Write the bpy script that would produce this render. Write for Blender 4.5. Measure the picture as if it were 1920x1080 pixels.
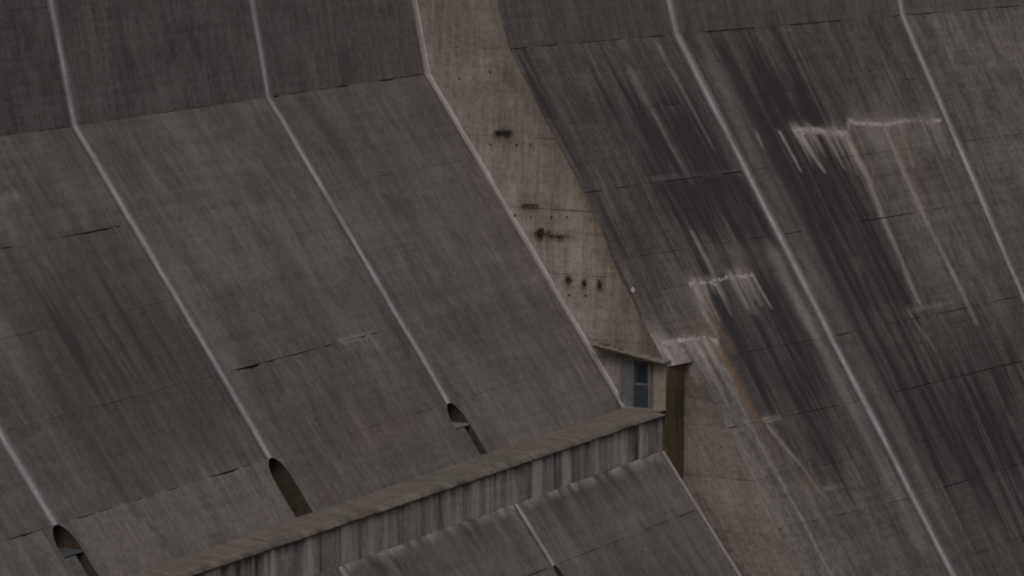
import bpy, math, random
import numpy as np
from mathutils import Matrix, Vector
random.seed(7); rng = np.random.default_rng(7)
S = bpy.context.scene
for o in list(bpy.data.objects): bpy.data.objects.remove(o)

# ------------------------------------------------------------------ camera
CAM_POS = (-152.978, -88.94, 15.237); YAW, PITCH, ROLL = 1.1028, .1317, .0039
cd = bpy.data.cameras.new('camera'); cam = bpy.data.objects.new('camera', cd); S.collection.objects.link(cam)
cd.sensor_width = 36; cd.lens = 7824.92 / 1920 * 36; cd.clip_start = 1; cd.clip_end = 80000
fw = Vector((math.sin(YAW)*math.cos(PITCH), math.cos(YAW)*math.cos(PITCH), -math.sin(PITCH)))
r0 = Vector((math.cos(YAW), -math.sin(YAW), 0)); u0 = r0.cross(fw)
rr = r0*math.cos(ROLL) + u0*math.sin(ROLL); uu = u0*math.cos(ROLL) - r0*math.sin(ROLL)
M = Matrix((rr, uu, -fw)).transposed().to_4x4(); M.translation = CAM_POS; cam.matrix_world = M
S.camera = cam

# ------------------------------------------------------------------ sky, sun, exposure (overcast daylight)
SUN_EL, SUN_AZ = math.radians(46), math.radians(246)      # azimuth clockwise from +Y: from the front left
W = bpy.data.worlds.new('World'); S.world = W; W.use_nodes = True
nt = W.node_tree; bg = nt.nodes['Background']; sky = nt.nodes.new('ShaderNodeTexSky')
sky.sky_type = 'NISHITA'; sky.sun_disc = False; sky.sun_elevation = SUN_EL; sky.sun_rotation = SUN_AZ
sky.air_density = 1.0; sky.dust_density = 5.0; sky.ozone_density = 1.0
nt.links.new(sky.outputs[0], bg.inputs[0]); bg.inputs[1].default_value = .08
sd = bpy.data.lights.new('sun', 'SUN'); sd.energy = 1.1; sd.angle = math.radians(30); sd.color = (1, .955, .91)
sun = bpy.data.objects.new('sun', sd); S.collection.objects.link(sun); sun.location = (-60, -60, 80)
tosun = Vector((math.sin(SUN_AZ)*math.cos(SUN_EL), math.cos(SUN_AZ)*math.cos(SUN_EL), math.sin(SUN_EL)))
sun.rotation_euler = tosun.to_track_quat('Z', 'Y').to_euler()
S.view_settings.view_transform = 'Standard'; S.view_settings.look = 'None'
S.view_settings.gamma = 1; S.view_settings.use_curve_mapping = False
S.view_settings.exposure = -1.12
S.render.engine = 'CYCLES'; S.render.resolution_x = 1024; S.render.resolution_y = 576
S.cycles.pixel_filter_type = 'BLACKMAN_HARRIS'; S.cycles.filter_width = 2.0

# ------------------------------------------------------------------ the shape of the dam (metres; Y positive = downstream here, flipped when meshed)
# one profile per contraction joint: X, Y at the break, batter above, slope below, Z of the break
LJ = np.array([(-45.9,-.3,.21,.74,-.03),(-30.486,-.257,.214,.736,-.03),(-14.923,-.102,.222,.705,-.03),(.149,-.063,.203,.692,-.03),(14.75,-.077,.205,.686,-.03)])
RJ = np.array([(14.75,3.985,.293,.572,1.24),(27.105,6.603,.255,.584,1.22),(45.199,10.951,.221,.485,1.2),(62.,15.,.2,.46,1.18)])
ZL, LY, PZ, S2 = -14.705, 11.774, -16.534, .722          # walkway level, its outer edge, foot of its wall, slope below
X3 = 14.75; TOP, BOT = 14., -36.
NX, NY, NZ0, NZ1 = 1.9, 11.95, -17.9, -12.7              # the notch beside the doorway
def prm(J, X): return [np.interp(X, J[:,0], J[:,k]) for k in range(1,5)]
def yL(X, z):
    y,u,s,zb = prm(LJ, X); z = np.asarray(z, float)
    return np.where(z < PZ-1e-6, LY+S2*(PZ-z), np.where(z > zb, y-u*(z-zb), y+s*(zb-z)))
def yR(X, z):
    y,u,s,zb = prm(RJ, X); z = np.asarray(z, float)
    y = y+np.interp(z, [-12.7,-10.6,-8,-4.5,-2,1.2], [0,-.13,0,.16,.09,0])*np.exp(-((np.asarray(X, float)-14.75)/3.)**2)
    return np.where(z > zb, y-u*(z-zb), y+s*(zb-z))

# ------------------------------------------------------------------ helpers
_ng = {}
def vnoise(x, y, seed=0):
    x = np.asarray(x, float); y = np.asarray(y, float)
    g = _ng.get(seed)
    if g is None: g = _ng[seed] = np.random.default_rng(seed).random((256,256))
    xi = np.floor(x).astype(int); yi = np.floor(y).astype(int)
    fx = x-xi; fy = y-yi; fx = fx*fx*(3-2*fx); fy = fy*fy*(3-2*fy)
    a = g[xi%256, yi%256]; b = g[(xi+1)%256, yi%256]; c = g[xi%256, (yi+1)%256]; d = g[(xi+1)%256, (yi+1)%256]
    return (a*(1-fx)+b*fx)*(1-fy) + (c*(1-fx)+d*fx)*fy
def fb(x, y, seed=0, n=3): return sum(vnoise(x*2**k, y*2**k, seed+k)/2**k for k in range(n))/sum(.5**k for k in range(n))
ORG = {}
def obj(name, verts, faces, mat, parent=None, smooth=False, flip=True):
    me = bpy.data.meshes.new(name)
    v = np.array(verts, float)
    if flip: v = v*np.array([1,-1,1]); faces = [tuple(reversed(f)) for f in faces]
    org = np.zeros(3) if parent is None else np.array(parent.location) if parent.type == 'EMPTY' else ORG[parent.name]
    v = v-org
    me.from_pydata(v.tolist(), [], faces); me.update()
    if smooth: me.polygons.foreach_set('use_smooth', [True]*len(me.polygons))
    o = bpy.data.objects.new(name, me); S.collection.objects.link(o); me.materials.append(mat)
    if parent is not None: o.parent = parent
    ORG[o.name] = org
    return o
def tag(o, label, cat, group=None):
    o['label'] = label; o['category'] = cat
    if group: o['group'] = group
    return o
def thing(name, loc, label, cat, group=None):
    o = bpy.data.objects.new(name, None); S.collection.objects.link(o); o.location = loc; o.empty_display_size = .5
    return tag(o, label, cat, group)
def attr(o, **kw):
    me = o.data
    for k, a in kw.items():
        at = me.attributes.new(k, 'FLOAT', 'POINT'); at.data.foreach_set('value', np.asarray(a, np.float32))
def setuv(o, uv):
    me = o.data; l = me.uv_layers.new(name='UVMap'); idx = np.empty(len(me.loops), int); me.loops.foreach_get('vertex_index', idx)
    l.data.foreach_set('uv', np.asarray(uv, np.float32)[idx].ravel())
BOXF = [(0,3,2,1),(4,5,6,7),(0,1,5,4),(1,2,6,5),(2,3,7,6),(3,0,4,7)]
def hexa(name, pts, mat, parent=None): return obj(name, pts, BOXF, mat, parent)
def box(name, x0,x1,y0,y1,z0,z1, mat, parent=None):
    return hexa(name, [(x0,y0,z0),(x1,y0,z0),(x1,y1,z0),(x0,y1,z0),(x0,y0,z1),(x1,y0,z1),(x1,y1,z1),(x0,y1,z1)], mat, parent)

# ------------------------------------------------------------------ materials
def nd(t, kind, **kw):
    n = t.nodes.new(kind)
    for k, v in kw.items(): setattr(n, k, v)
    return n
def concrete(name, c1, c2, dark, streak=.5, sscale=(1.3,.1), base_dark=.0, vdir='UV', bump=.12, rough=.9, pale=(.60,.55,.53), rust=(.26,.18,.125), fine=.35):
    m = bpy.data.materials.new(name); m.use_nodes = True; t = m.node_tree; L = t.links.new
    b = t.nodes['Principled BSDF']; b.inputs['Roughness'].default_value = rough; b.inputs['Specular IOR Level'].default_value = .25
    uv = nd(t,'ShaderNodeUVMap'); uv.uv_map = 'UVMap'
    def noise(scale, sx=1, sy=1, det=4, off=0, rgh=.55):
        mp = nd(t,'ShaderNodeMapping'); mp.inputs['Scale'].default_value = (sx,sy,1); mp.inputs['Location'].default_value = (off,off*.7,off)
        n = nd(t,'ShaderNodeTexNoise'); n.inputs['Scale'].default_value = scale; n.inputs['Detail'].default_value = det; n.inputs['Roughness'].default_value = rgh
        L(uv.outputs[0], mp.inputs[0]); L(mp.outputs[0], n.inputs[0]); return n.outputs[0]
    def mr(x, a, bb, c=0, d=1):
        n = nd(t,'ShaderNodeMapRange'); n.interpolation_type = 'SMOOTHSTEP'
        for i, v in enumerate((a,bb,c,d)): n.inputs[1+i].default_value = v
        L(x, n.inputs[0]); return n.outputs[0]
    def mt(op, x, y, cl=False):
        n = nd(t,'ShaderNodeMath'); n.operation = op; n.use_clamp = cl
        for i, v in enumerate((x,y)):
            if isinstance(v, (int,float)): n.inputs[i].default_value = v
            else: L(v, n.inputs[i])
        return n.outputs[0]
    def mix(f, a, bb, mode='MIX'):
        n = nd(t,'ShaderNodeMix'); n.data_type = 'RGBA'; n.blend_type = mode
        if isinstance(f,(int,float)): n.inputs[0].default_value = f
        else: L(f, n.inputs[0])
        for i, v in ((6,a),(7,bb)):
            if isinstance(v, tuple): n.inputs[i].default_value = (*v,1)
            else: L(v, n.inputs[i])
        return n.outputs[2]
    def at(n_):
        n = nd(t,'ShaderNodeAttribute'); n.attribute_name = n_; return n.outputs['Fac']
    cloud = noise(.22, det=5); mott = noise(1.1, 1., .42, det=6, off=3.3, rgh=.65); lick = noise(.5, 1., .22, det=4, off=7.7); grain = noise(5, det=5, off=1.7, rgh=.7)
    s1 = noise(1, *sscale, det=4, off=5.1, rgh=.6); s2 = noise(1, sscale[0]*3.2, sscale[1]*2.2, det=4, off=9.7, rgh=.65)
    col = mix(mr(mt('ADD', mt('MULTIPLY', cloud, .6), mt('MULTIPLY', lick, .4)),.36,.64), c1, c2)
    col = mix(mt('MULTIPLY', at('warm'), mr(mott,.25,.6,.5,1.1), True), col, (.345,.308,.285))
    pour = noise(1, .12, 3.2, det=3, off=2.2); thin = noise(1, 6.5, .32, det=5, off=6.1, rgh=.7); 
    k = mt('ADD', mt('MULTIPLY', mott, .24), mt('MULTIPLY', grain, .30))
    k = mt('ADD', k, mt('ADD', mt('MULTIPLY', pour, .12), mt('MULTIPLY', thin, .28)))          # 0..0.86
    col = mix(1., col, mix(mr(k,.37,.57), (1-fine,)*3, (1+fine*.55,)*3), 'MULTIPLY')
    st = mt('ADD', mt('MULTIPLY', mr(s1,.42,.68), .6), mt('MULTIPLY', mr(s2,.45,.72), .45))   # streaks 0..1
    stain = at('stain')  # stains; on the parapet also the painted coping shadow
    d = mt('ADD', mt('MULTIPLY', st, streak), mt('MULTIPLY', stain, mt('ADD', mt('MULTIPLY', st, .6), .5)))
    d = mt('ADD', d, base_dark, True)
    col = mix(d, col, dark)
    brk = mr(mt('ADD', mt('MULTIPLY', s2, .6), mt('MULTIPLY', grain, .4)), .3, .6, .45, 1.1)
    col = mix(mt('MULTIPLY', at('rust'), brk, True), col, rust)
    col = mix(mt('MULTIPLY', at('pale'), brk, True), col, pale)
    tn = mt('ADD', at('tint'), 1.)
    cmb = nd(t,'ShaderNodeCombineColor')
    for i in range(3): L(tn, cmb.inputs[i])
    col = mix(1., col, cmb.outputs[0], 'MULTIPLY')
    L(col, b.inputs['Base Color'])
    bp = nd(t,'ShaderNodeBump'); bp.inputs['Strength'].default_value = bump; bp.inputs['Distance'].default_value = .08
    L(mt('ADD', mott, mt('MULTIPLY', grain, .4)), bp.inputs['Height']); L(bp.outputs[0], b.inputs['Normal'])
    return m
def plain(name, col, rough=.8, metal=0, var=.25, sc=3.):
    m = bpy.data.materials.new(name); m.use_nodes = True; t = m.node_tree; b = t.nodes['Principled BSDF']
    b.inputs['Roughness'].default_value = rough; b.inputs['Metallic'].default_value = metal
    tc = nd(t,'ShaderNodeTexCoord'); n = nd(t,'ShaderNodeTexNoise'); n.inputs['Scale'].default_value = sc; n.inputs['Detail'].default_value = 5
    r = nd(t,'ShaderNodeValToRGB'); r.color_ramp.elements[0].position = .3; r.color_ramp.elements[1].position = .7
    r.color_ramp.elements[0].color = (*[c*(1-var) for c in col],1); r.color_ramp.elements[1].color = (*[min(1,c*(1+var)) for c in col],1)
    t.links.new(tc.outputs['Object'], n.inputs[0]); t.links.new(n.outputs[0], r.inputs[0]); t.links.new(r.outputs[0], b.inputs[0])
    return m
M_L = concrete('weathered_concrete', (.250,.223,.207), (.200,.180,.170), (.092,.083,.081), streak=.38, fine=.34, base_dark=.0)
M_LU = concrete('upper_concrete', (.232,.210,.204), (.182,.167,.164), (.086,.079,.080), streak=.46, fine=.40, sscale=(1.1,.12))
M_R = concrete('streaked_concrete', (.222,.198,.186), (.176,.159,.154), (.064,.058,.061), streak=.68, base_dark=.05, fine=.44, sscale=(1.5,.09))
M_RU = concrete('upper_streaked_concrete', (.215,.196,.190), (.176,.162,.160), (.072,.067,.069), streak=.5, sscale=(1.3,.1))
M_W = concrete('sheltered_concrete', (.440,.396,.368), (.345,.317,.300), (.10,.086,.077), streak=.28, sscale=(.9,.2), fine=.34)
M_G = concrete('lime_coated_concrete', (.225,.20,.187), (.175,.158,.15), (.09,.081,.08), pale=(.66,.63,.67), streak=.2, sscale=(4,.2), fine=.2)
M_P = concrete('parapet_concrete', (.43,.40,.39), (.34,.32,.312), (.085,.078,.075), streak=.55, sscale=(2.2,.25))
M_D = concrete('walkway_concrete', (.31,.275,.235), (.265,.238,.208), (.10,.088,.078), streak=.25, sscale=(1.,1.))
M_B = concrete('algae_concrete', (.17,.128,.078), (.10,.082,.056), (.03,.026,.021), streak=.6, sscale=(2,.2))
M_N = concrete('shaded_recess_concrete', (.085,.072,.058), (.052,.045,.038), (.018,.016,.014), streak=.4, sscale=(2,.2))  # recess shade put into the colour as an even dark tone
M_C = plain('joint_filler', (.085,.078,.074))
M_LIME = plain('calcite', (.50,.465,.455), .85, var=.4, sc=6)
M_STEEL = plain('blue_grey_steel', (.19,.20,.215), .5, .3, .15)
M_FRAME = plain('door_frame_paint', (.19,.195,.205), .6, 0, .15)
M_DARK = plain('dark_blue_door', (.045,.055,.075), .45, 0, .25)
M_PANE = plain('window_glass', (.02,.028,.04), .15, 0, .2)
M_SLAB = plain('roof_slab', (.28,.26,.24), .85, 0, .3, 5)
M_SLABD = plain('recess_fill', (.17,.155,.142), .9, 0, .3, 4)
M_PIL = plain('pilaster_concrete', (.33,.285,.25), .9, 0, .15)
M_LEAF = plain('moss_leaf', (.075,.064,.045), .8, 0, .5, 9)
M_STEM = plain('twig', (.06,.045,.03), .9)
M_GROUND = plain('valley_ground', (.11,.11,.07), .95, 0, .4, .05)

# ------------------------------------------------------------------ stains: shapes measured on the faces, as (X, Z) in metres
POLY_R = [  # strength, softness, outline
 (.8,.7,[(29.95,-1.6),(32.55,-.75),(35.13,-3.96),(35.8,-4.78),(35.71,-7.58),(35.64,-10.87),(35.58,-12.01),(29.85,-11.9),(28.47,-11.14),(28.32,-5.71)]),
 (.65,1.2,[(19.14,-1.63),(24.45,-1.49),(25.78,-3.3),(26.73,-5.33),(25.14,-7.4),(20.97,-7.04),(19.96,-5.16)]),
 (.40,.3,[(19.96,-5.16),(26.53,-5.2),(26.2,-7.9),(19.12,-7.6)]),
 (.75,.5,[(20.49,-9.9),(25.29,-10.09),(25.42,-13.97),(23.79,-15.59),(19.42,-15.4),(19.84,-12.16)]),
 (.35,1.,[(24.94,-7.63),(27.,-7.64),(27.,-11.03),(23.56,-11.12)]),
 (.35,2.5,[(29,-12.3),(42,-15),(36,-24),(28.8,-24)]), (.3,1.5,[(20.3,-9.7),(26.2,-9.7),(26.4,-18),(21,-18)]), (.7,1.2,[(30.85,-15.5),(41.35,-15.7),(38.97,-19.4),(30.19,-18.95),(28.5,-16.81)]),
 (.35,1.2,[(28.6,-12.25),(34.35,-12.25),(34.68,-15.06),(29.2,-15.41)]),
 (.55,1.,[(32.96,-18.84),(38.52,-19.85),(35.03,-23.12),(32.32,-21.47)]),
 (.25,1.5,[(18.38,1.29),(26.,1.08),(26.,-2.19),(25.8,-5.35),(20.07,-1.93)]),
 (.4,1.2,[(19.82,-15.6),(26.,-15.8),(26.3,-18.79),(21.81,-18.79),(19.81,-17.35)]),
 (.5,.5,[(14.5,1.03),(15.74,1.08),(15.86,-5.65),(15.51,-7.96),(15.,-8.16),(14.6,-4.87)]),
 (.45,1.5,[(28.,1.),(33.,.8),(34.5,-3.4),(30.,-3.)]), (.25,1.,[(33.5,.9),(38.,.7),(38.,-3),(35.,-3)]),
 (-.28,.5,[(36.6,-3.7),(44.6,-3.9),(44.6,-15.),(36.0,-12.)]),
 (-.3,1.5,[(45.6,1.),(62,1),(62,-14),(45.6,-14)]),
 (-.9,1.4,[(14.6,-12.6),(18.2,-12.3),(18.6,-15.4),(18.7,-23.),(14.6,-23.)]),
 (.3,2.,[(28.2,.8),(36,.8),(36,-3),(36,-12),(28.5,-12)]), (.3,2.,[(17,-1),(26.4,-1),(26.4,-9),(18,-9)]),
 (-.15,2.,[(17,-19),(28,-19),(28,-26),(17,-26)])]
POLY_L = [
 (.38,1.6,[(-24.42,-3.99),(-17.06,-3.97),(-16.3,-6.47),(-15.6,-9.43),(-15.9,-11.28),(-27.64,-10.91),(-28.5,-7.65)]),
 (.22,1.,[(-23.08,-5.67),(-15.9,-6.59),(-15.6,-9.25),(-26.23,-9.07)]),
 (-.3,.9,[(-29.5,-12.1),(-15.45,-12.7),(-15.2,-14.7),(-29.59,-14.7)]),
 (.25,.6,[(-14.2,-.3),(-13.2,-.3),(-12.2,-5.4),(-13.6,-5.4)]),
 (-.12,3.,[(-13,-3),(14,-3),(14,-15),(-13,-15)]),
 (.5,.35,[(2.5,-.2),(2.8,-.2),(3.85,-4),(3.75,-10),(3.4,-10),(3.4,-4)]), (.3,.5,[(-19.5,-4),(-18.7,-4),(-18,-9),(-19,-9)]), (.3,.6,[(-24.5,-2.2),(-23.5,-2.2),(-22.8,-8),(-24,-8)])]
STROKE_R = [ # kind, strength, half width at the ends, polyline
 ('pale',.62,.25,.2,[(36.1,-4.1),(36.29,-6.09),(35.96,-8.36),(35.8,-10.4),(35.7,-12.1)]),
 ('rust',.45,.45,.2,[(36.3,-4.2),(36.3,-6.2),(35.95,-8.2)]),
 ('pale',.55,.30,.16,[(39.67,-4.0),(39.56,-5.84),(39.55,-8.68),(39.78,-11.5),(39.9,-13.5)]),
 ('rust',.40,.55,.35,[(40.6,-4.0),(40.4,-5.9),(40.2,-7)]),
 ('pale',.35,.30,.12,[(40.97,-3.9),(40.55,-5.91)]), ('pale',.35,.2,.1,[(43.,-3.8),(42.7,-5.2)]),
 ('pale',.25,1.0,.8,[(38.2,-4.3),(42.5,-4.4)]), ('pale',.7,.12,.1,[(36.95,-3.5),(38.1,-3.7),(39.8,-3.87),(41.7,-3.82),(44.6,-4.0)]), ('pale',.6,.12,.1,[(36.95,-3.5),(36.4,-4.1)]), ('pale',.8,.13,.12,[(32.3,-3.6),(34.8,-3.85),(36.3,-4.05)]), ('pale',.3,.5,.2,[(44.2,-4.0),(44.,-5.6)]),
 ('pale',.75,.35,.10,[(32.5,-3.7),(33.07,-5.6)]), ('pale',.5,.3,.1,[(33.5,-3.7),(33.7,-4.9)]), ('pale',.5,.3,.2,[(35.6,-3.9),(36.3,-4.3)]),
 ('pale',.75,.10,.05,[(31.09,-3.63),(31.23,-5.39)]), ('pale',.6,.08,.05,[(29.27,-3.55),(29.18,-4.24)]),
 ('pale',.6,.07,.04,[(20.99,-7.4),(20.97,-9.31)]),
 ('pale',.55,.25,.1,[(19.2,-9.6),(19.11,-10.9),(19.11,-11.85)]), ('pale',.5,.18,.05,[(19.9,-9.5),(19.8,-11.2)]),
 ('pale',.4,.18,.05,[(20.9,-9.5),(20.8,-11.)]), ('pale',.35,.18,.05,[(22.,-9.5),(22.0,-10.8)]),
 ('pale',.5,.12,.04,[(23.11,-9.51),(23.19,-10.84)]), ('pale',.5,.1,.04,[(23.7,-9.51),(23.8,-11.0)]),
 ('rust',.6,.2,.3,[(19.66,-10.01),(19.47,-11.41),(19.65,-12.38)]),
 ('rust',.75,.28,.12,[(18.74,-12.1),(18.95,-14.18),(18.92,-15.59),(19.3,-17.2)]),
 ('rust',.4,.7,.3,[(17.9,-11.9),(17.9,-13.2)]),
 ('pale',.45,.25,.08,[(18.2,-12.0),(18.5,-13.4),(18.4,-15.1),(18.3,-17.4)]),
 ('pale',.55,.8,.5,[(14.9,-11.9),(15.4,-14.19),(15.4,-15.5)]), ('pale',.5,.2,.1,[(16.94,-11.85),(17.12,-13.2)]), ('pale',.45,.2,.1,[(16.2,-11.85),(16.5,-13.9)]),
 ('pale',.4,.12,.10,[(18.2,-15.5),(18.55,-18.35),(18.72,-22.33),(18.9,-26)]), ('pale',.3,.15,.08,[(19.46,-15.89),(20.35,-17.65),(20.98,-19.26)]),
 ('pale',.2,.4,.3,[(17.,-15.5),(17.2,-22)]),
 ('pale',.22,.22,.12,[(22.35,-.15),(22.51,-2.82),(22.68,-5.3)]), ('pale',.22,.15,.1,[(25.3,.9),(25.5,-4)]),
 ('pale',.24,.07,.05,[(34.31,-12.3),(37.76,-12.36)]), ('pale',.12,.07,.05,[(20.15,-4.97),(26.43,-5.1)]),
 ('pale',.3,.1,.06,[(34.4,-12.4),(35.,-14)]), ('pale',.2,.07,.05,[(21.2,-18.85),(22.5,-18.9)]), ('pale',.4,.12,.1,[(19.4,-15.6),(20.6,-15.65)]),
 ('pale',.25,.6,.5,[(26.,-9),(26.,-22)]), ('pale',.12,.9,.9,[(28.6,-1),(28.6,-24)]),
 ('rust',.3,.25,.2,[(20.2,-18.3),(20.6,-19.1)])]
STROKE_L = [('pale',.14,.5,.4,[(-26.9,-6.4),(-27.6,-11.6)]), ('pale',.1,.6,.4,[(-14.,-5.),(-14.2,-12)]), ('pale',.45,.07,.05,[(-5.23,-9.42),(-2.9,-9.42)]), ('pale',.35,.1,.08,[(-18.52,-2.05),(-17.49,-2.0)]), ('pale',.4,.12,.1,[(-22.5,-2.25),(-21.1,-2.1)]),
 ('pale',.25,.1,.04,[(-2.9,-9.45),(-2.6,-11)]), ('pale',.2,.1,.04,[(-4.2,-9.45),(-4.0,-11.3)]), ('pale',.2,.1,.04,[(-6.5,-9.45),(-6.3,-10.8)]),
 ('pale',.18,.1,.06,[(-9.,-9.8),(-8.,-14.4)]), ('pale',.15,.1,.06,[(-11.,-11.8),(-10.6,-14.4)]), ('rust',.25,.6,.4,[(-8.,-12.7),(-3.,-12.7)]),
 ('rust',.3,.3,.3,[(-12.9,-14.1),(-12.2,-14.6)]), ('rust',.3,.3,.3,[(2.3,-14.2),(2.6,-14.6)])]
rf = random.Random(3)
for pts, n_, lmax, s0 in (([(32.3,-3.65),(36.3,-4.05)],16,1.7,.55), ([(37,-3.6),(44.5,-4.0)],26,1.6,.34), ([(18.9,-9.5),(23.8,-9.5)],22,1.6,.5), ([(15.,-11.75),(18.9,-12.)],24,2.6,.5)):
    for _ in range(n_):
        t_ = rf.random(); x_ = pts[0][0]+(pts[1][0]-pts[0][0])*t_; z_ = pts[0][1]+(pts[1][1]-pts[0][1])*t_; l_ = lmax*rf.random()**1.6+.25; w_ = rf.uniform(.09,.3)
        STROKE_R.append(('rust' if rf.random() < .22 else 'pale', s0*rf.uniform(.4,1.1), w_, w_*.35, [(x_,z_),(x_+rf.uniform(-.1,.15),z_-l_)]))
def inpoly(px, pz, P):
    c = np.zeros(px.shape, bool); dmin = np.full(px.shape, 1e9); n = len(P)
    for i in range(n):
        (x0,z0),(x1,z1) = P[i], P[(i+1)%n]
        cond = ((z0 > pz) != (z1 > pz)) & (px < (x1-x0)*(pz-z0)/((z1-z0) or 1e-9)+x0); c ^= cond
        dx, dz = x1-x0, z1-z0; t = np.clip(((px-x0)*dx+(pz-z0)*dz)/(dx*dx+dz*dz), 0, 1)
        dmin = np.minimum(dmin, np.hypot(px-x0-t*dx, pz-z0-t*dz))
    return np.where(c, dmin, -dmin)
def face_attr(side, X, z):
    X = np.asarray(X, float); z = np.asarray(z, float)
    wx = X+(vnoise(X*1.6, z*.25, 11)-.5)*1.0+(vnoise(X*5, z*.6, 12)-.5)*.35; wz = z+(vnoise(X*1.3, z*.3, 13)-.5)*.9+(vnoise(X*4.5, z*.05, 14)-.5)*2.2; run = .55+.9*fb(X*3.2, z*.10, 16)
    st = np.zeros(X.shape); pale = np.zeros(X.shape); rust = np.zeros(X.shape)
    for s, soft, P in (POLY_R if side == 'R' else POLY_L):
        d = inpoly(wx, wz, P); st += s*np.clip(d/soft*.5+.5, 0, 1)*(run if s > 0 else 1)
    jx = X+(vnoise(X*3, z*.8, 21)-.5)*.12
    vn = .7+.6*vnoise(X*4, z*1.2, 31); lo, hi, zl, zh = jx.min(), jx.max(), z.min(), z.max()
    for kind, s, w0, w1, P in (STROKE_R if side == 'R' else STROKE_L):
        m = 3*max(w0, w1, .1); xs = [p[0] for p in P]; zz = [p[1] for p in P]
        if max(xs)+m < lo or min(xs)-m > hi or max(zz)+m < zl or min(zz)-m > zh: continue
        ix = np.nonzero((jx > min(xs)-m) & (jx < max(xs)+m) & (z > min(zz)-m) & (z < max(zz)+m))[0]
        if not len(ix): continue
        qx, qz = jx[ix], z[ix]; best = np.zeros(len(ix)); n = len(P)-1
        for i in range(n):
            (x0,z0),(x1,z1) = P[i], P[i+1]; dx, dz = x1-x0, z1-z0
            t = np.clip(((qx-x0)*dx+(qz-z0)*dz)/(dx*dx+dz*dz), 0, 1); tt = (i+t)/n; w = w0+(w1-w0)*tt
            d = np.hypot(qx-x0-t*dx, qz-z0-t*dz)/np.maximum(w, .09)
            best = np.maximum(best, np.exp(-d*d)*(1-.45*tt))
        best *= (s*1.45 if side == 'R' else s)*vn[ix]; tgt = pale if kind == 'pale' else rust
        tgt[ix] = np.maximum(tgt[ix], best)
    return st, pale, rust

# ------------------------------------------------------------------ panels: one cast face of concrete between joints, proud of the block's body
DEPTH = .07
def panel(name, F, a0, a1, b0, b1, na, nb, mat, parent, out, uvf=None, side=None, tint=0., proud=0., gap=(.0,.0,.0,.0), stain=None, groove=0., warm=0.):
    """F(a,b)->xyz ; a across, b down; gap = left,right,top,bottom in metres of a / b ; out = outward direction"""
    a = np.linspace(a0+gap[0], a1-gap[1], na+1); b = np.linspace(b0-gap[2], b1+gap[3], nb+1)
    A, B = np.meshgrid(a, b); A = A.ravel(); B = B.ravel()
    if groove:
        e = np.clip(fb(A*.75+b0*3, A*.0+b0, 43)*3.2-1.45, 0, 1)*groove+np.clip(vnoise(A*4.3, A*0+b0, 44)-.5, 0, 1)*groove*1.2
        rng_ = (b0-b1)/nb; B = B-np.where(B > b0-gap[2]-1e-6, np.minimum(e, rng_*.8), 0)
    P = np.stack(F(A, B), 1); out = np.array(out, float); out /= np.linalg.norm(out)
    wob = (fb(A*.35+parent_seed(parent), B*.35, 41)-.5)*.03
    P = P+out*(proud+wob)[:,None]
    n = na+1; faces = [(j*n+i, (j+1)*n+i, (j+1)*n+i+1, j*n+i+1) for j in range(nb) for i in range(na)]
    ring = [i for i in range(n)] + [j*n+na for j in range(1, nb+1)] + [nb*n+i for i in range(na-1, -1, -1)] + [j*n for j in range(nb-1, 0, -1)]
    base = len(P); P2 = P[ring]-out*(DEPTH+.03); allP = np.concatenate([P, P2]); m = len(ring)
    faces += [(ring[k], ring[(k+1)%m], base+(k+1)%m, base+k) for k in range(m)]
    ok = newell(allP, faces[0]) @ out
    if ok < 0: faces = [tuple(reversed(f)) for f in faces]
    o = obj(name, allP, faces, mat, parent)
    A2 = np.concatenate([A, A[ring]]); B2 = np.concatenate([B, B[ring]])
    if side:
        st, pl, rs = face_attr(side, A2, B2)
    else: st = np.zeros(len(A2)); pl = st.copy(); rs = st.copy()
    if stain is not None:
        q = stain(A2, B2); st = st+q[0]; pl = np.maximum(pl, q[1]); rs = np.maximum(rs, q[2])
    # dirt held by the lift joint above and lime seeping from it
    top = np.clip(1-(b0-B2)/.5, 0, 1); seep = np.clip(fb(A2*.9, B2*.0+b0, 51)*2.2-1.15, 0, 1)
    if side:
        st = st+.16*top*fb(A2*2, B2*.3, 52); pl = np.maximum(pl, .22*seep*np.clip(1-(b0-B2)/.9, 0, 1)*vnoise(A2*6, B2*.5, 53))
    wm = np.full(len(A2), warm)
    if side == 'R': wm = np.clip(wm+warm_R(A2, B2), 0, 1)
    attr(o, stain=st, pale=pl, rust=rs, tint=np.full(len(A2), tint), warm=wm); setuv(o, np.stack([A2, B2*1.18], 1) if uvf is None else uvf(A2, B2))
    return o
def warm_R(X, z):
    w = np.zeros(X.shape); wx = X+(vnoise(X*1.2, z*.3, 15)-.5)*1.6
    for s_, soft, P in ((.4,2.4,[(14,-12.6),(16.5,-13.),(18.2,-16),(19.2,-22),(20,-27),(14,-27)]), (.12,3.,[(18,-17),(27,-19),(27,-27),(18,-27)]), (.35,2.5,[(46,2),(62,2),(62,-10),(46,-8)]), (.25,2.5,[(37,-4),(44.5,-4),(44.5,-12),(37,-12)])):
        w += s_*np.clip(inpoly(wx, z, P)/soft*.5+.5, 0, 1)
    return w
def newell(P, f):
    a, b, c, d = (P[i] for i in f); return np.cross(c-a, d-b)
_seed = {}
def parent_seed(p): return _seed.setdefault(p.name, len(_seed)*7.3)
def FL(a, b): return a, yL(a, b), b
def FR(a, b): return a, yR(a, b), b

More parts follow.
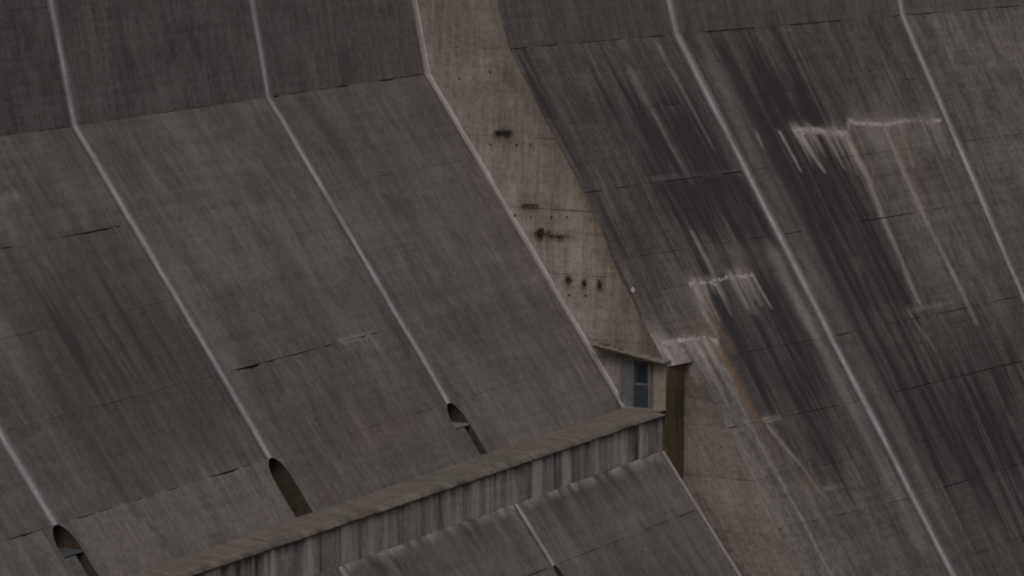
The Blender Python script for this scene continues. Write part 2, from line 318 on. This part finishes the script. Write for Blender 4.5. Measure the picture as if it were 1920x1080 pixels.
def body(name, prof, x0, x1, parent, dep=DEPTH):
    """solid block body behind the panels; prof(X) -> list of (Y,Z) from the crest to the foot"""
    P = []; xs = np.linspace(x0, x1, max(2, int((x1-x0)/2.)+1))
    for X in xs: P += [(X,y,z) for y, z in prof(X)]+[(X,-16,BOT),(X,-16,TOP-.2)]
    m = len(xs); n = len(P)//m
    faces = [(k*n+i, k*n+(i+1)%n, (k+1)*n+(i+1)%n, (k+1)*n+i) for k in range(m-1) for i in range(n)]+[tuple(reversed(range(n))), tuple(range((m-1)*n, m*n))]
    return obj(name, P, faces, M_C, parent)
def profL(X):
    e = DEPTH; zs = [TOP-.2, float(prm(LJ,X)[3])]
    return [(float(yL(X,z))-e, z) for z in zs]+[(float(yL(X,ZL))-e, ZL-.25),(LY-e-.15, ZL-.25),(LY-e-.15, PZ-.1)]+[(float(yL(X,BOT))-e-.1, BOT)]
def profR(X):
    e = DEPTH; zs = [TOP-.2]+[float(prm(RJ,X)[3])]+[-k*3. for k in range(1, 12)]+[BOT]
    return [(float(yR(X,z))-e, z) for z in zs]

# ------------------------------------------------------------------ ground
g = obj('ground', [(-30000,-30000,BOT-.5),(30000,-30000,BOT-.5),(30000,30000,BOT-.5),(-30000,30000,BOT-.5)], [(0,1,2,3)], M_GROUND); g['kind'] = 'structure'
if g.data.polygons[0].normal.z < 0: g.data.flip_normals()

# ------------------------------------------------------------------ recessed blocks
GW = .36                                                   # half width of a lime coated joint gutter
LZ = [TOP, 9.2, 4.6, -.03, -3.75, -6.6, -9.4, -12.55, ZL]
LB = [(-45.9,-30.486,'recessed concrete dam block beyond the blue-silled drain recess, farthest from the doorway'),
      (-30.486,-14.923,'recessed concrete dam block between the blue-silled recess and the drain recess without a sill'),
      (-14.923,.149,'recessed concrete dam block between the drain recess without a sill and the pale-silled one'),
      (.149,X3,'recessed concrete dam block in the corner against the pale side wall and doorway')]
GB = 'concrete dam blocks divided by pale joint gutters'
HW = .85                                                    # half width of the zone round a drain recess
def gut_gap(zt): return HW if zt < -12 else GW
blocksL = []
for bi, (x0, x1, lab) in enumerate(LB):
    t = thing('dam_block', ((x0+x1)/2, -float(yL((x0+x1)/2, -14)), BOT), lab, 'dam block', GB); blocksL.append(t)
    body('block_body', profL, x0+(HW+.01 if bi else .01), x1-(HW+.01 if bi < 3 else .01), t)
    last = bi == len(LB)-1
    for k in range(len(LZ)-1):
        zt, zb = LZ[k], LZ[k+1]; up = k < 3
        gl = gut_gap(zt) if bi > 0 else .02; gr = .60 if last else gut_gap(zt)
        gt = [.02,.02,.01,[.03,.02,.012,.045][bi],[.008,.05,.008,.012][bi],[0,.012,.0,.004][bi],[.02,.012,.055,.004][bi],[.04,.04,.01,.006][bi]][k]
        panel('face_panel', FL, x0, x1, zt, zb, 60, 16, M_LU if up else M_L, t, (0,.82,.57) if not up else (0,1,.2), side='L',
              tint=random.uniform(-.05,.05)+(-.06 if bi < 2 and up else 0)+(.2 if k == 7 and bi < 2 else .05 if k == 7 else 0), proud=random.uniform(-.008,.008), gap=(gl+.012, gr+.012, .0006, .0006), groove=gt*1.7)
    z = PZ; low = [PZ, -19.0, -22.3, -25.6, -29., BOT]
    for k in range(len(low)-1):
        zt, zb = low[k], low[k+1]
        def lowstain(A, B): 
            d = PZ-B; s = np.clip(1-d/1.6, 0, 1)*np.clip(fb(A*1.8, d*.25, 61)*2-.55, 0, 1)*1.25+np.clip(1-d/.5, 0, 1)*.2
            p = np.clip(1-d/.4, 0, 1)*vnoise(A*2.2, d, 62)*.9
            return s, p, np.zeros(len(A))
        gl = .32 if bi > 0 else .02; gr = .16 if last else .32
        panel('lower_face_panel', FL, x0, x1, zt-(1e-3 if k == 0 else 0), zb, 70, 12, M_L, t, (0,.81,.58), side='L', tint=random.uniform(-.04,.05), gap=(gl, gr, .001, .001), groove=.03, stain=lowstain)

# ------------------------------------------------------------------ joint gutters
def gutter(parent, J, xj, ztop, zbot, fY, half, side=1, lab=None, mat=None, corner=False, wl=None, wr=None, depth=.03):
    wl = half if wl is None else wl; wr = half if wr is None else wr
    zs = np.unique(np.concatenate([np.arange(zbot, ztop, .22), [ztop, float(prm(J,xj)[3])] if ztop > 0 else [ztop]]))[::-1]
    cs = np.linspace(-1, 1, 13); P = []; uv = []; stn = []; pal = []
    for z in zs:
        for c in cs:
            X = xj+(c*wl if c < 0 else c*wr)
            dip = -depth*(1-c*c)+.012
            P.append((X, float(fY(X, z))+dip*.85, z+dip*.5*(-1 if False else 1))); uv.append((X, z*1.18))
            w = .7+.6*float(fb(z*.5, xj, 71)); c0 = (float(fb(z*.45, xj+5, 72))-.5)*.35; amp = .55+.6*float(fb(z*1.1, xj+9, 73)); core = min(1., amp)*math.exp(-((c-c0)/(.44*w))**2) if not corner else .8*min(1., max(0., (c+1.)*1.8))
            stn.append(.1); pal.append(1.0*core)
    n = len(cs); f = [(j*n+i, (j+1)*n+i, (j+1)*n+i+1, j*n+i+1) for j in range(len(zs)-1) for i in range(n-1)]
    o = obj('joint_gutter', P, f, mat or M_G, parent, smooth=True)
    if newell(np.array(P)*[1,-1,1], o.data.polygons[0].vertices[:]) @ np.array([0,-1,.5]) < 0: o.data.flip_normals()
    attr(o, stain=stn, pale=pal, rust=np.zeros(len(P)), tint=np.zeros(len(P)), warm=np.zeros(len(P))); setuv(o, uv)
    return o
ZN = -12.55
for bi, xj in ((0,-30.486),(1,-14.923),(2,.149)):
    gutter(blocksL[bi], LJ, xj, TOP-.1, ZN, yL, GW+.03)
    gutter(blocksL[bi], LJ, xj, PZ-.02, -19.0, yL, .33)
gutter(blocksL[3], LJ, X3-.0, TOP-.1, ZL, yL, .3, corner=True, wl=.62, wr=.0, depth=.04)
RJX = [27.105, 45.199]

# ------------------------------------------------------------------ drain recesses at the foot of the joints
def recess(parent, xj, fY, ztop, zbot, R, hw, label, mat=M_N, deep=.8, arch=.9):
    """upright arched niche cut level into the slope"""
    Yb = float(fY(xj, ztop))-deep
    wid = lambda z: R*math.sqrt(max(0, 1-max(0, 1-(ztop-z)/arch)**2))
    rows = ztop-np.concatenate([(1-np.cos(np.linspace(0, math.pi/2, 9)))*arch, np.linspace(arch, ztop-zbot, 5)[1:]])
    prof = [(-wid(z), z) for z in rows[::-1]]+[(wid(z), z) for z in rows[1:]]
    n = len(prof); m = 7; P = []
    for k in range(m):
        for x, z in prof: P.append((xj+x, float(fY(xj, z))+(Yb-float(fY(xj, z)))*k/(m-1), z))
    fa = [(k*n+i, k*n+i+1, (k+1)*n+i+1, (k+1)*n+i) for k in range(m-1) for i in range(n-1)]+[tuple((m-1)*n+i for i in range(n)), tuple([k*n for k in range(m)]+[k*n+n-1 for k in range(m-1,-1,-1)])]
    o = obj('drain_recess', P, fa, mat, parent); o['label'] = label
    if o.data.polygons[len(fa)-2].normal.y > 0: o.data.flip_normals()
    z0 = np.zeros(len(P)); setuv(o, [(p[0]+p[1], p[2]) for p in P])
    attr(o, stain=[.25*float(fb(p[1]*3, p[2]*1.5, 121)) for p in P], pale=z0, rust=z0+.1, tint=z0)
    for sgn in (-1, 1):      # slope surface left and right of the opening
        Q = [(xj+sgn*(wid(z)+(hw-wid(z))*c), float(fY(xj, z)), z) for z in rows for c in (0, .5, 1)]
        f = [(j*3+i, j*3+i+1, j*3+i+4, j*3+i+3) for j in range(len(rows)-1) for i in range(2)]
        s = obj('recess_surround', Q, f, M_L, parent); setuv(s, [(q[0], q[2]*1.18) for q in Q])
        st, pl, rs = face_attr('L', [q[0] for q in Q], [q[2] for q in Q]); attr(s, stain=st, pale=pl, rust=rs, tint=z0[:len(Q)] if len(Q) <= len(z0) else np.zeros(len(Q)))
        if s.data.polygons[4].normal.y > 0: s.data.flip_normals()
    return o, Yb, Yb+R
R_ = .66
def plan(xj, Yb, Yc, yf, R, x_hi=1.):
    return [(xj-R, yf), (xj-R, Yb+.02), (xj+R, Yb+.02), (xj+R, yf)]
def extr(name, pl, z0, z1, mat, parent, ztops=None):
    n = len(pl); P = [(x,y,z0) for x, y in pl]+[(x,y,z1) for x, y in pl]
    f = [tuple(range(n)), tuple(reversed(range(n, 2*n)))]+[(i, n+i, n+(i+1)%n, (i+1)%n) for i in range(n)]
    return obj(name, P, f, mat, parent)
rec = []
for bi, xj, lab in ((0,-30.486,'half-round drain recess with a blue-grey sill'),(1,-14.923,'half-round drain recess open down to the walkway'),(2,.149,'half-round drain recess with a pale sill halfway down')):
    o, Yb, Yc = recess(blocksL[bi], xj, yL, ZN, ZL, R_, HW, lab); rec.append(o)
    if bi != 1:
        zs = -13.45 if bi == 2 else -13.5; yf = float(yL(xj, zs))
        mt_ = M_STEEL if bi == 0 else M_SLAB
        s = extr('recess_sill', plan(xj, Yb, Yc, yf+.05, R_-.01), zs-.06, zs, mt_, o); s['label'] = 'thin sill slab closing the recess'
        # block under the sill, flush with the slope on its left
        xa, xb = xj-R_+.01, xj+.12; q = [zs-.1, ZL+.01]
        pts = [(xa,Yb+.2,q[1]),(xb,Yb+.2,q[1]),(xb,float(yL(xj,q[1]))-.02,q[1]),(xa,float(yL(xj,q[1]))-.02,q[1]),(xa,Yb+.2,q[0]),(xb,Yb+.2,q[0]),(xb,yf+.05,q[0]),(xa,yf+.05,q[0])]
        f = hexa('recess_block', pts, M_SLABD, o)
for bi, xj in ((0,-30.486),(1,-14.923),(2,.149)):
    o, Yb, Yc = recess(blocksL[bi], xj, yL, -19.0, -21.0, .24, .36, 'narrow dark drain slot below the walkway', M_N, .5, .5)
    gutter(blocksL[bi], LJ, xj, -21.0, -29., yL, .33)

# ------------------------------------------------------------------ projecting blocks
RZ = [TOP, 9.6, 5.4, 1.22, -1.87, -5.1, -8.05, -9.55, NZ1, -15.6, NZ0, -20., -23., -26., -30., BOT]
RB = [(X3,27.105,'projecting concrete dam block with the pale side wall, doorway and rusty calcite runs'),
      (27.105,45.199,'projecting concrete dam block with a broad black stain under a white calcite fringe'),
      (45.199,62.,'lighter grey projecting concrete dam block, second joint past the doorway')]
blocksR = []
for bi, (x0, x1, lab) in enumerate(RB):
    t = thing('dam_block', ((x0+x1)/2, -float(yR((x0+x1)/2, -14)), BOT), lab, 'dam block', GB); blocksR.append(t)
    if bi == 0:
        body('block_body', profR, x0+NX+.1, x1-.005, t)
        def p1(X): # the strip behind the notch and the side wall
            e = DEPTH+.02; e2 = .24; return [(float(yR(X,TOP))-e2, TOP-.2),(float(yR(X,1.2))-e2,1.2),(NY-e2, NZ1+.1),(NY-e, NZ1-.05),(NY-e, NZ0+.1),(float(yL(X3,NZ0))-1.15-e, NZ0),(float(yL(X3,BOT))-1.15-e, BOT)]
        body('block_body', p1, x0+DEPTH, x0+NX+.1, t)
    else: body('block_body', profR, x0+.005, x1-.005, t)
    for k in range(len(RZ)-1):
        zt, zb = RZ[k], RZ[k+1]; up = k < 3; fine = -25 < zt < 4 and bi < 2 or (bi == 2 and -12 < zt < 4)
        w = x1-x0; xa = x0+NX if bi == 0 and zt < NZ1+.01 else x0
        gl = GW+.012 if bi > 0 else .0; gr = GW+.012
        gt = [.02,.02,.012,.03,[.01,.012,.006][bi],[.03,.008,.01][bi],[.012,.025,.01][bi],.005,[.012,.03,.01][bi],[.03,.06,.02][bi],.006,.02,.012,.02,.02][k]
        gb = .012
        panel('face_panel', FR, xa, x1, zt, zb, int(w/(.13 if fine else .6)), max(3, int((zt-zb)/(.16 if fine else .8))), M_RU if up else M_R, t,
              (-.1,.88,.48) if not up else (-.1,1,.22), side='R', tint=random.uniform(-.05,.05), proud=random.uniform(-.008,.008), gap=(gl, gr, .0006, .0006), groove=gt*2.)
for bi, xj in ((0,27.105),(1,45.199),(2,61.6)):
    gutter(blocksR[bi], RJ, xj, TOP-.1, BOT+.1, yR, GW+.03)

# side wall of the projecting section
tw = blocksR[0]
WZ = [TOP, 8.5, 4.6, 1.15, -2.75, -5.95, -8.85, -11.72, ZL]
def wall_stain(Yl, Yr, fr):
    def f(A, B):   # A: 0..1 across, B: z
        d = (1-A)*(Yr(B)-Yl(B)); n = fb(B*.7, A*2, 81)
        z0 = np.zeros(len(A))
        edge = np.clip(1-d/(.3+1.7*n*n*1.6), 0, 1)*np.clip((1.5-B)/2, .3, 1)
        dl = np.zeros(len(A))
        Y = Yl(B)+A*(Yr(B)-Yl(B))
        for (yy, zz, ry, rz, s) in ((3.8,-2.7,.5,.3,.5),(5.9,-7.1,.6,.3,.7),(6.6,-7.15,.8,.12,.5),(5.1,-5.82,.5,.15,.5),(7.0,-9.15,.2,.3,.7),(7.85,-9.2,.14,.35,.7),(8.6,-9.2,.16,.38,.7),(8.0,-7.0,1.2,.12,.35),(6.,-8.8,.4,.1,.4)):
            q = ((Y-yy)/ry)**2+((B-zz)/rz)**2; dl = np.maximum(dl, s*np.exp(-q)*(.5+vnoise(Y*6, B*6, 83)))
        dash = np.clip(vnoise(Y*2.2, B*14, 86)*6-5.0, 0, 1)*.45+np.clip(vnoise(Y*1.1, B*7, 87)*5-4.1, 0, 1)*.3; dl = dl+dash
        low = np.clip((-9.8-B)/2., 0, 1)*np.clip((Y-8.2)/1.2, 0, 1)*.35
        return .8*edge+dl+low+.25*np.clip(fb(Y*.8, B*.5, 88)*2-.9, 0, 1), z0, .25*np.clip(1-d/(.7+1.*n), 0, 1)*np.clip((-1-B)/4, 0, .8)
    return f
def wallgrid(Yl, Yr, zt, zb, X, na, nb, tint, gap=.02, mat=M_W, stain=True, name='side_panel', skew=0.):
    F = lambda a, b: (np.full(np.shape(a), X), Yl(b)+a*(Yr(b)-Yl(b)), b)
    return panel(name, F, 0, 1, zt, zb, na, nb, mat, tw, (-1,0,0), tint=tint, gap=(.0,.0,.003,.003), groove=gap*2.2,
                 uvf=lambda A, B: np.stack([Yl(B)+A*(Yr(B)-Yl(B))+skew*B, B], 1), stain=wall_stain(Yl, Yr, 1) if stain else None)
YlW = lambda z: yL(X3, z)-.12; YrW = lambda z: yR(X3, z)
for k in range(len(WZ)-1):
    zt, zb = WZ[k], WZ[k+1]
    yr = (lambda z: np.minimum(yR(X3, z), NY)) if zb < NZ1 else YrW
    wallgrid(YlW, yr, zt, zb, X3, 40, max(8, int((zt-zb)/.07)), [-.1,-.1,-.14,0,.02,.05,.03,-.12][k], [.02,.02,.02,.04,.02,.02,.02,.012][k])
# beside the doorway the side wall steps back and a channel runs down between the blocks
YlB = lambda z: np.where(z > NZ0, NY-.02, yL(X3, z)-1.15)
YrN = lambda z: yR(X3+NX, z)
def chan_stain(A, B):
    z1 = np.zeros(len(A)); st, pl, rs = face_attr('R', X3+NX+A*.6, B); return st*.6+.25*fb(A*5, B*.5, 84), pl*.8, rs*.5
for k, (zt, zb) in enumerate(((NZ1-.05,-15.6),(-15.6,NZ0),(NZ0,-20.3),(-20.3,-23.6),(-23.6,-27),(-27,BOT))):
    F = lambda a, b: (np.full(np.shape(a), X3+NX), YlB(b)+a*(YrN(b)-YlB(b)), b)
    panel('side_panel', F, 0, 1, zt, zb, 20, 16, M_R, tw, (-1,0,0), tint=[-.08,-.05,-.02,-.05,-.05,-.05][k], gap=(0,0,.003,.003), groove=.02, warm=[.15,.5,.7,.6,.6,.6][k],
          uvf=lambda A, B: np.stack([X3+NX+(YlB(B)+A*(YrN(B)-YlB(B))+.57*B)*1., B*1.18], 1), stain=chan_stain)
def notch_stain(A, B): return np.clip(fb(A*2, B*.4, 91)*1.2-.3, 0, 1), np.zeros(len(A)), np.clip((-15-B)/-3, 0, 1)*.15+np.clip((B+14.2)/1.5, 0, 1)*.4
panel('notch_face', lambda a, b: (a, np.full(np.shape(a), NY), b), X3, X3+NX+.05, NZ1, NZ0, 14, 36, M_B, tw, (0,1,0), stain=notch_stain)
panel('channel_bed', lambda a, b: (a, yL(X3, b)-1.15, b), X3, X3+NX+.05, NZ0+.1, BOT, 6, 20, M_B, tw, (0,.81,.58))

# form-tie holes in the side wall: small dark plugs in rows
def disc(name, c, r, axis, mat, parent, n=8, h=.02):
    P = []; 
    for d, rr_ in ((0, r), (-h, r*.8)):
        for k in range(n):
            a = 2*math.pi*k/n; P.append((c[0]+d, c[1]+rr_*math.cos(a), c[2]+rr_*math.sin(a)*.8))
    f = [tuple(range(n, 2*n))]+[(k, (k+1)%n, n+(k+1)%n, n+k) for k in range(n)]
    return obj(name, P, f, mat, parent)
for row in ([(3.0,-3.17),(3.73,-3.16),(4.4,-3.13),(5.0,-3.1),(5.88,-3.03)], [(4.28,-6.36),(5.09,-6.36),(6.09,-6.33),(6.97,-6.28)], [(2.96,.15),(3.71,.18),(1.4,-.25)], [(6.3,-9.5),(7.1,-9.75),(7.9,-9.8)]):
    for y, z in row: disc('tie_hole', (X3-.018, y+random.uniform(-.06,.06), z+random.uniform(-.04,.04)), random.uniform(.045,.07), 0, M_SLABD if random.random() < .4 else M_STEM, tw)
# lime crusts hanging from the lift joints
def crust(pts, parent, w=.16, drip=.35, lab=None):
    P = []; n = 0; f = []
    for i in range(len(pts)-1):
        (xa,za),(xb,zb_) = pts[i], pts[i+1]; m = max(2, int(math.hypot(xb-xa, zb_-za)/.14))
        for k in range(m+(i == len(pts)-2)):
            t_ = k/m; X = xa+(xb-xa)*t_; z = za+(zb_-za)*t_; j = fb(X*2.5, z, 95)
            X += random.uniform(-.03,.03); dr = drip*(.2+1.5*max(0, j-.3))*random.uniform(.5,1.3); th = w*np.clip(j*2.4-.8, -.4, 1)*random.uniform(.5,1.1)
            z += random.uniform(-.04,.05)
            for dz, h in ((.05,-.02),(.0,th*.6),(-.10,th),(-.10-dr*.5,th*.45),(-.10-dr,-.03)):
                y = float(yR(X, z+dz)); P.append((X, y+h*.86, z+dz+h*.5))
            n += 1
    for a in range(n-1):
        for b in range(4): f.append((a*5+b, a*5+b+1, (a+1)*5+b+1, (a+1)*5+b))
    o = obj('calcite_crust', P, f, M_LIME, parent)
    if o.data.polygons[len(f)//2].normal.y > 0: o.data.flip_normals()
    if lab: o['label'] = lab
    return o
crust([(32.34,-3.59),(33.86,-3.62),(34.81,-3.81),(36.3,-4.01)], blocksR[1], .07, .35, 'white calcite crust along the top of the black stain')
crust([(36.95,-3.46),(38.1,-3.66),(39.81,-3.83),(41.72,-3.78),(43.13,-3.8),(44.5,-3.98)], blocksR[1], .03, .10, 'thin pale calcite fringe reaching the joint gutter')
crust([(18.93,-9.47),(20.49,-9.5),(22.17,-9.42),(23.81,-9.51)], blocksR[0], .05, .25, 'short calcite fringe with reddish drips')
crust([(15.1,-11.72),(17.05,-11.72),(18.38,-11.77),(18.92,-12.0)], blocksR[0], .07, .3, 'thick calcite crust above the doorway roof')
def lump(c, r, mat, parent, name):
    P = []; f = []; n, m = 8, 5
    for j in range(m+1):
        for k in range(n):
            a = math.pi*j/m; b = 2*math.pi*k/n; q = r*random.uniform(.8,1.15)
            P.append((c[0]+q*math.sin(a)*math.cos(b), c[1]+q*.7*math.cos(a), c[2]+q*math.sin(a)*math.sin(b)))
    f = [(j*n+k, j*n+(k+1)%n, (j+1)*n+(k+1)%n, (j+1)*n+k) for j in range(m) for k in range(n)]
    return obj(name, P, f, mat, parent, smooth=True)
lump((15.07, float(yR(15.07,-9.44)), -9.44), .17, M_LIME, tw, 'calcite_lump')

# ------------------------------------------------------------------ walkway ledge with its streaked wall
lg = thing('walkway_ledge', (-8,-LY,PZ), 'narrow concrete walkway ledge with streaked outer wall leading to the doorway', 'walkway')
XL0, XL1 = -45.9, X3-.01
segs = [-45.9,-38,-30.4,-22.5,-14.9,-7.4,.15,7.5,XL1]
def par_stain_shade(A, B):
    d = (ZL-B); s = np.clip(fb(A*1.1, B*.1, 101)*2.8-1.1, 0, 1)*.85+np.clip(1-(d-.28)/.38, 0, 1)*1.0  # dark streaks, plus the coping's shadow painted as a band along the top
    s = s+(vnoise(A*4.5, B*.1, 102) > .8)*.5
    p = np.clip(fb(A*1.7, B*.1, 103)*3.4-1.7, 0, 1)*1.0+np.clip(vnoise(A*4.1, B*.05, 104)*4-3.1, 0, 1)*.4
    return s, p, np.clip(fb(A*1.5, B*.3, 105)*2-1.2, 0, .3)
for a, b in zip(segs[:-1], segs[1:]):
    panel('parapet_panel', lambda x, z: (x, np.full(np.shape(x), LY-.0), z), a, b, ZL-.25, PZ-.02, 60, 10, M_P, lg, (0,1,0), tint=random.uniform(-.06,.06), gap=(.008,.008,0,0), stain=par_stain_shade)
    n = 70; xs = np.linspace(a+.006, b-.006, n+1); P = []; f = []
    for i, X in enumerate(xs):   # slab section: inner edge, rough outer nose, soffit
        e = .10+.08*float(fb(X*1.7, 3., 111)); q = .03*float(vnoise(X*3, 1, 112)); yi = float(yL(X, ZL))-.1
        rg = (float(fb(X*5, 2, 115))-.5)*.035
        for y, z in ((yi, ZL+.015),(yi+.5*(LY-yi), ZL+.0+q*.3),(LY+e-.30+rg, ZL-q*.4),(LY+e-.08+rg*2, ZL-.10-q+rg),(LY+e+rg, ZL-.18+rg),(LY+e-.05, ZL-.26),(LY-.08, ZL-.27),(yi, ZL-.26)): P.append((X, y, z))
    for i in range(n):
        for j in range(8): f.append((i*8+j, i*8+(j+1)%8, (i+1)*8+(j+1)%8, (i+1)*8+j))
    f += [tuple(reversed(range(8))), tuple(n*8+j for j in range(8))]
    o = obj('walkway_slab', P, f, M_D, lg); setuv(o, [(p[0]*1.5, p[1]*1.5) for p in P])
    if o.data.polygons[0].normal.z < 0: o.data.flip_normals()
    Pa = np.array(P); st = np.clip(fb(Pa[:,0]*2.5, Pa[:,1]*3, 113)*2-.8, 0, 1)*.6+np.clip((Pa[:,1]-LY+.1)/.3, 0, 1)*np.clip(fb(Pa[:,0]*1.2, Pa[:,1], 116)*2-.2, 0, 1)*1.1; z0 = np.zeros(len(P))
    attr(o, stain=st, pale=z0, rust=np.clip(fb(Pa[:,0]*.5, Pa[:,1], 114)*2-1.1, 0, .15), tint=z0)
# slot between the ledge's block and the projecting block, with its pale arris
e_ = obj('edge_arris', [(X3-.16, float(yL(X3,z))+dy, z+dz) for z in (PZ-.02,-20,-25,-30,BOT+.1) for dy, dz in ((-.05,0),(.05,.03))]+[(X3-.01, float(yL(X3,z))+.05, z+.03) for z in (PZ-.02,-20,-25,-30,BOT+.1)],
    [(2*i+1, 2*i+3, 10+i+1, 10+i) for i in range(4)]+[(2*i, 2*i+2, 2*i+3, 2*i+1) for i in range(4)], M_G, blocksL[3])
if e_.data.polygons[0].normal.y > 0: e_.data.flip_normals()
n_ = len(e_.data.vertices); attr(e_, stain=np.full(n_,.1), pale=np.full(n_,.6), rust=np.zeros(n_), tint=np.zeros(n_)); setuv(e_, [(i*.3, i*.7) for i in range(n_)])

# ------------------------------------------------------------------ doorway in the side wall at the end of the walkway
dw = thing('doorway', (X3,-10.4,ZL), 'small doorway with dark blue door under a sloping roof slab at the walkway end', 'doorway')
xw = X3-.03
def fbx(name, y0, y1, z0, z1, d0, d1, mat, parent=dw): return box(name, xw-d1, xw-d0, y0, y1, z0, z1, mat, parent)
z0 = ZL+.02
fbx('door_frame', 9.66, 9.78, z0, -12.42, 0, .14, M_FRAME); fbx('door_frame', 11.10, 11.20, z0, -12.42, 0, .14, M_FRAME)
fbx('door_frame', 9.78, 11.10, -12.52, -12.42, 0, .14, M_FRAME)
fx = fbx('fixed_leaf', 9.78, 10.36, z0, -12.52, .01, .07, M_STEEL); fx['label'] = 'pale blue-grey fixed leaf beside the door'
dr = fbx('door', 10.38, 11.09, z0, -12.54, .01, .055, M_DARK); dr['label'] = 'dark blue door'
fbx('window_pane', 10.5, 10.97, -13.5, -12.7, .05, .062, M_PANE, dr)
fbx('door_rail', 10.42, 11.05, -13.62, -13.55, .05, .075, M_FRAME, dr); fbx('door_handle', 10.95, 11.0, -13.78, -13.68, .05, .13, M_STEEL, dr)
fbx('lintel', 9.55, 11.32, -12.42, -12.28, 0, .22, M_SLABD)
fbx('pilaster', 11.36, 11.93, ZL+.01, -12.5, 0, .10, M_PIL); fbx('jamb', 11.21, 11.36, z0, -12.42, 0, .05, M_SLABD)
fbx('door_step', 9.9, 11.9, ZL+.01, ZL+.06, 0, .35, M_SLAB)
# sloping roof slab
ya, za, yb, zb2 = 8.55, -11.85, 12.02, -12.44; q = .55
hexa('roof_slab', [(xw-q,ya,za-.10),(xw+.3,ya,za-.10),(xw+.3,yb,zb2-.10),(xw-q,yb,zb2-.10),(xw-q,ya,za),(xw+.3,ya,za),(xw+.3,yb,zb2),(xw-q,yb,zb2)], M_SLAB, dw)['label'] = 'thin sloping concrete roof slab'
hexa('roof_drip', [(xw-q-.03,ya,za-.16),(xw-q+.05,ya,za-.16),(xw-q+.05,yb,zb2-.16),(xw-q-.03,yb,zb2-.16),(xw-q-.03,ya,za-.05),(xw-q+.05,ya,za-.05),(xw-q+.05,yb,zb2-.05),(xw-q-.03,yb,zb2-.05)], M_STEM, dw)
for k in range(9):
    y = random.uniform(8.7, 10.6); lump((X3-.15-random.random()*.25, y, za+(y-ya)/(yb-ya)*(zb2-za)+.06), random.uniform(.05,.11), M_SLABD, dw, 'roof_rubble')

# ------------------------------------------------------------------ plants rooted in the cracks of the side wall
def tuft(y, z, ry, rz, n, label):
    t = thing('wall_plant', (X3, -y, z), label, 'plant', 'plants growing from cracks in the pale side wall')
    P = []; f = []; clumps = [(random.uniform(-1,1), random.uniform(-.5,.6), random.uniform(.15,.5)) for _ in range(7)]
    for k in range(n):
        cx, cz, cr = random.choice(clumps); a = random.uniform(0, 2*math.pi); r = random.random()**.7*cr
        cz = min(cz, .7-abs(cx)*.8)
        c = Vector((X3-.02-random.random()*.22, y+ry*(cx*.8+r*math.cos(a)), z+rz*(cz+r*math.sin(a)*1.3)))
        d = Vector((random.uniform(-1,.2), random.uniform(-1,1), random.uniform(-1.1,.3))).normalized()
        s = d.cross(Vector((random.uniform(-1,1), random.uniform(-1,1), 1))).normalized(); l, w = random.uniform(.06,.15), random.uniform(.015,.035)
        b = len(P); P += [tuple(c-d*l*.5), tuple(c+s*w), tuple(c+d*l*.5), tuple(c-s*w)]; f.append((b, b+1, b+2, b+3))
    obj('foliage', P, f, M_LEAF, t)
    P = []; f = []
    for k in range(5):
        p0 = Vector((X3+.03, y+random.uniform(-.05,.05), z)); p1 = Vector((X3-.2, y+random.uniform(-1,1)*ry*.8, z+random.uniform(-.8,.8)*rz))
        b = len(P); 
        for p, w in ((p0,.014),(p1,.005)): P += [tuple(p+Vector((0,w,0))), tuple(p+Vector((0,-w*.5,w))), tuple(p+Vector((0,-w*.5,-w)))]
        f += [(b+i, b+(i+1)%3, b+3+(i+1)%3, b+3+i) for i in range(3)]
    obj('stem', P, f, M_STEM, t)
tuft(3.75, -2.62, .55, .28, 200, 'wide flat dark plant tuft high on the pale side wall')
tuft(5.78, -7.05, .50, .36, 300, 'largest dark bushy plant midway down the pale side wall')
tuft(5.05, -5.80, .60, .12, 80, 'thin dark plant line along a crack above the largest plant')
tuft(6.6, -7.1, .5, .14, 70, 'sparse dark trailing plant beside the largest plant')
tuft(7.00, -9.08, .22, .22, 130, 'drooping dark plant nearest the joint gutter in the low row of three')
tuft(7.85, -9.18, .10, .22, 80, 'small drooping dark plant in the middle of the low row of three')
tuft(8.59, -9.16, .13, .25, 90, 'small drooping dark plant nearest the wall edge in the low row of three')
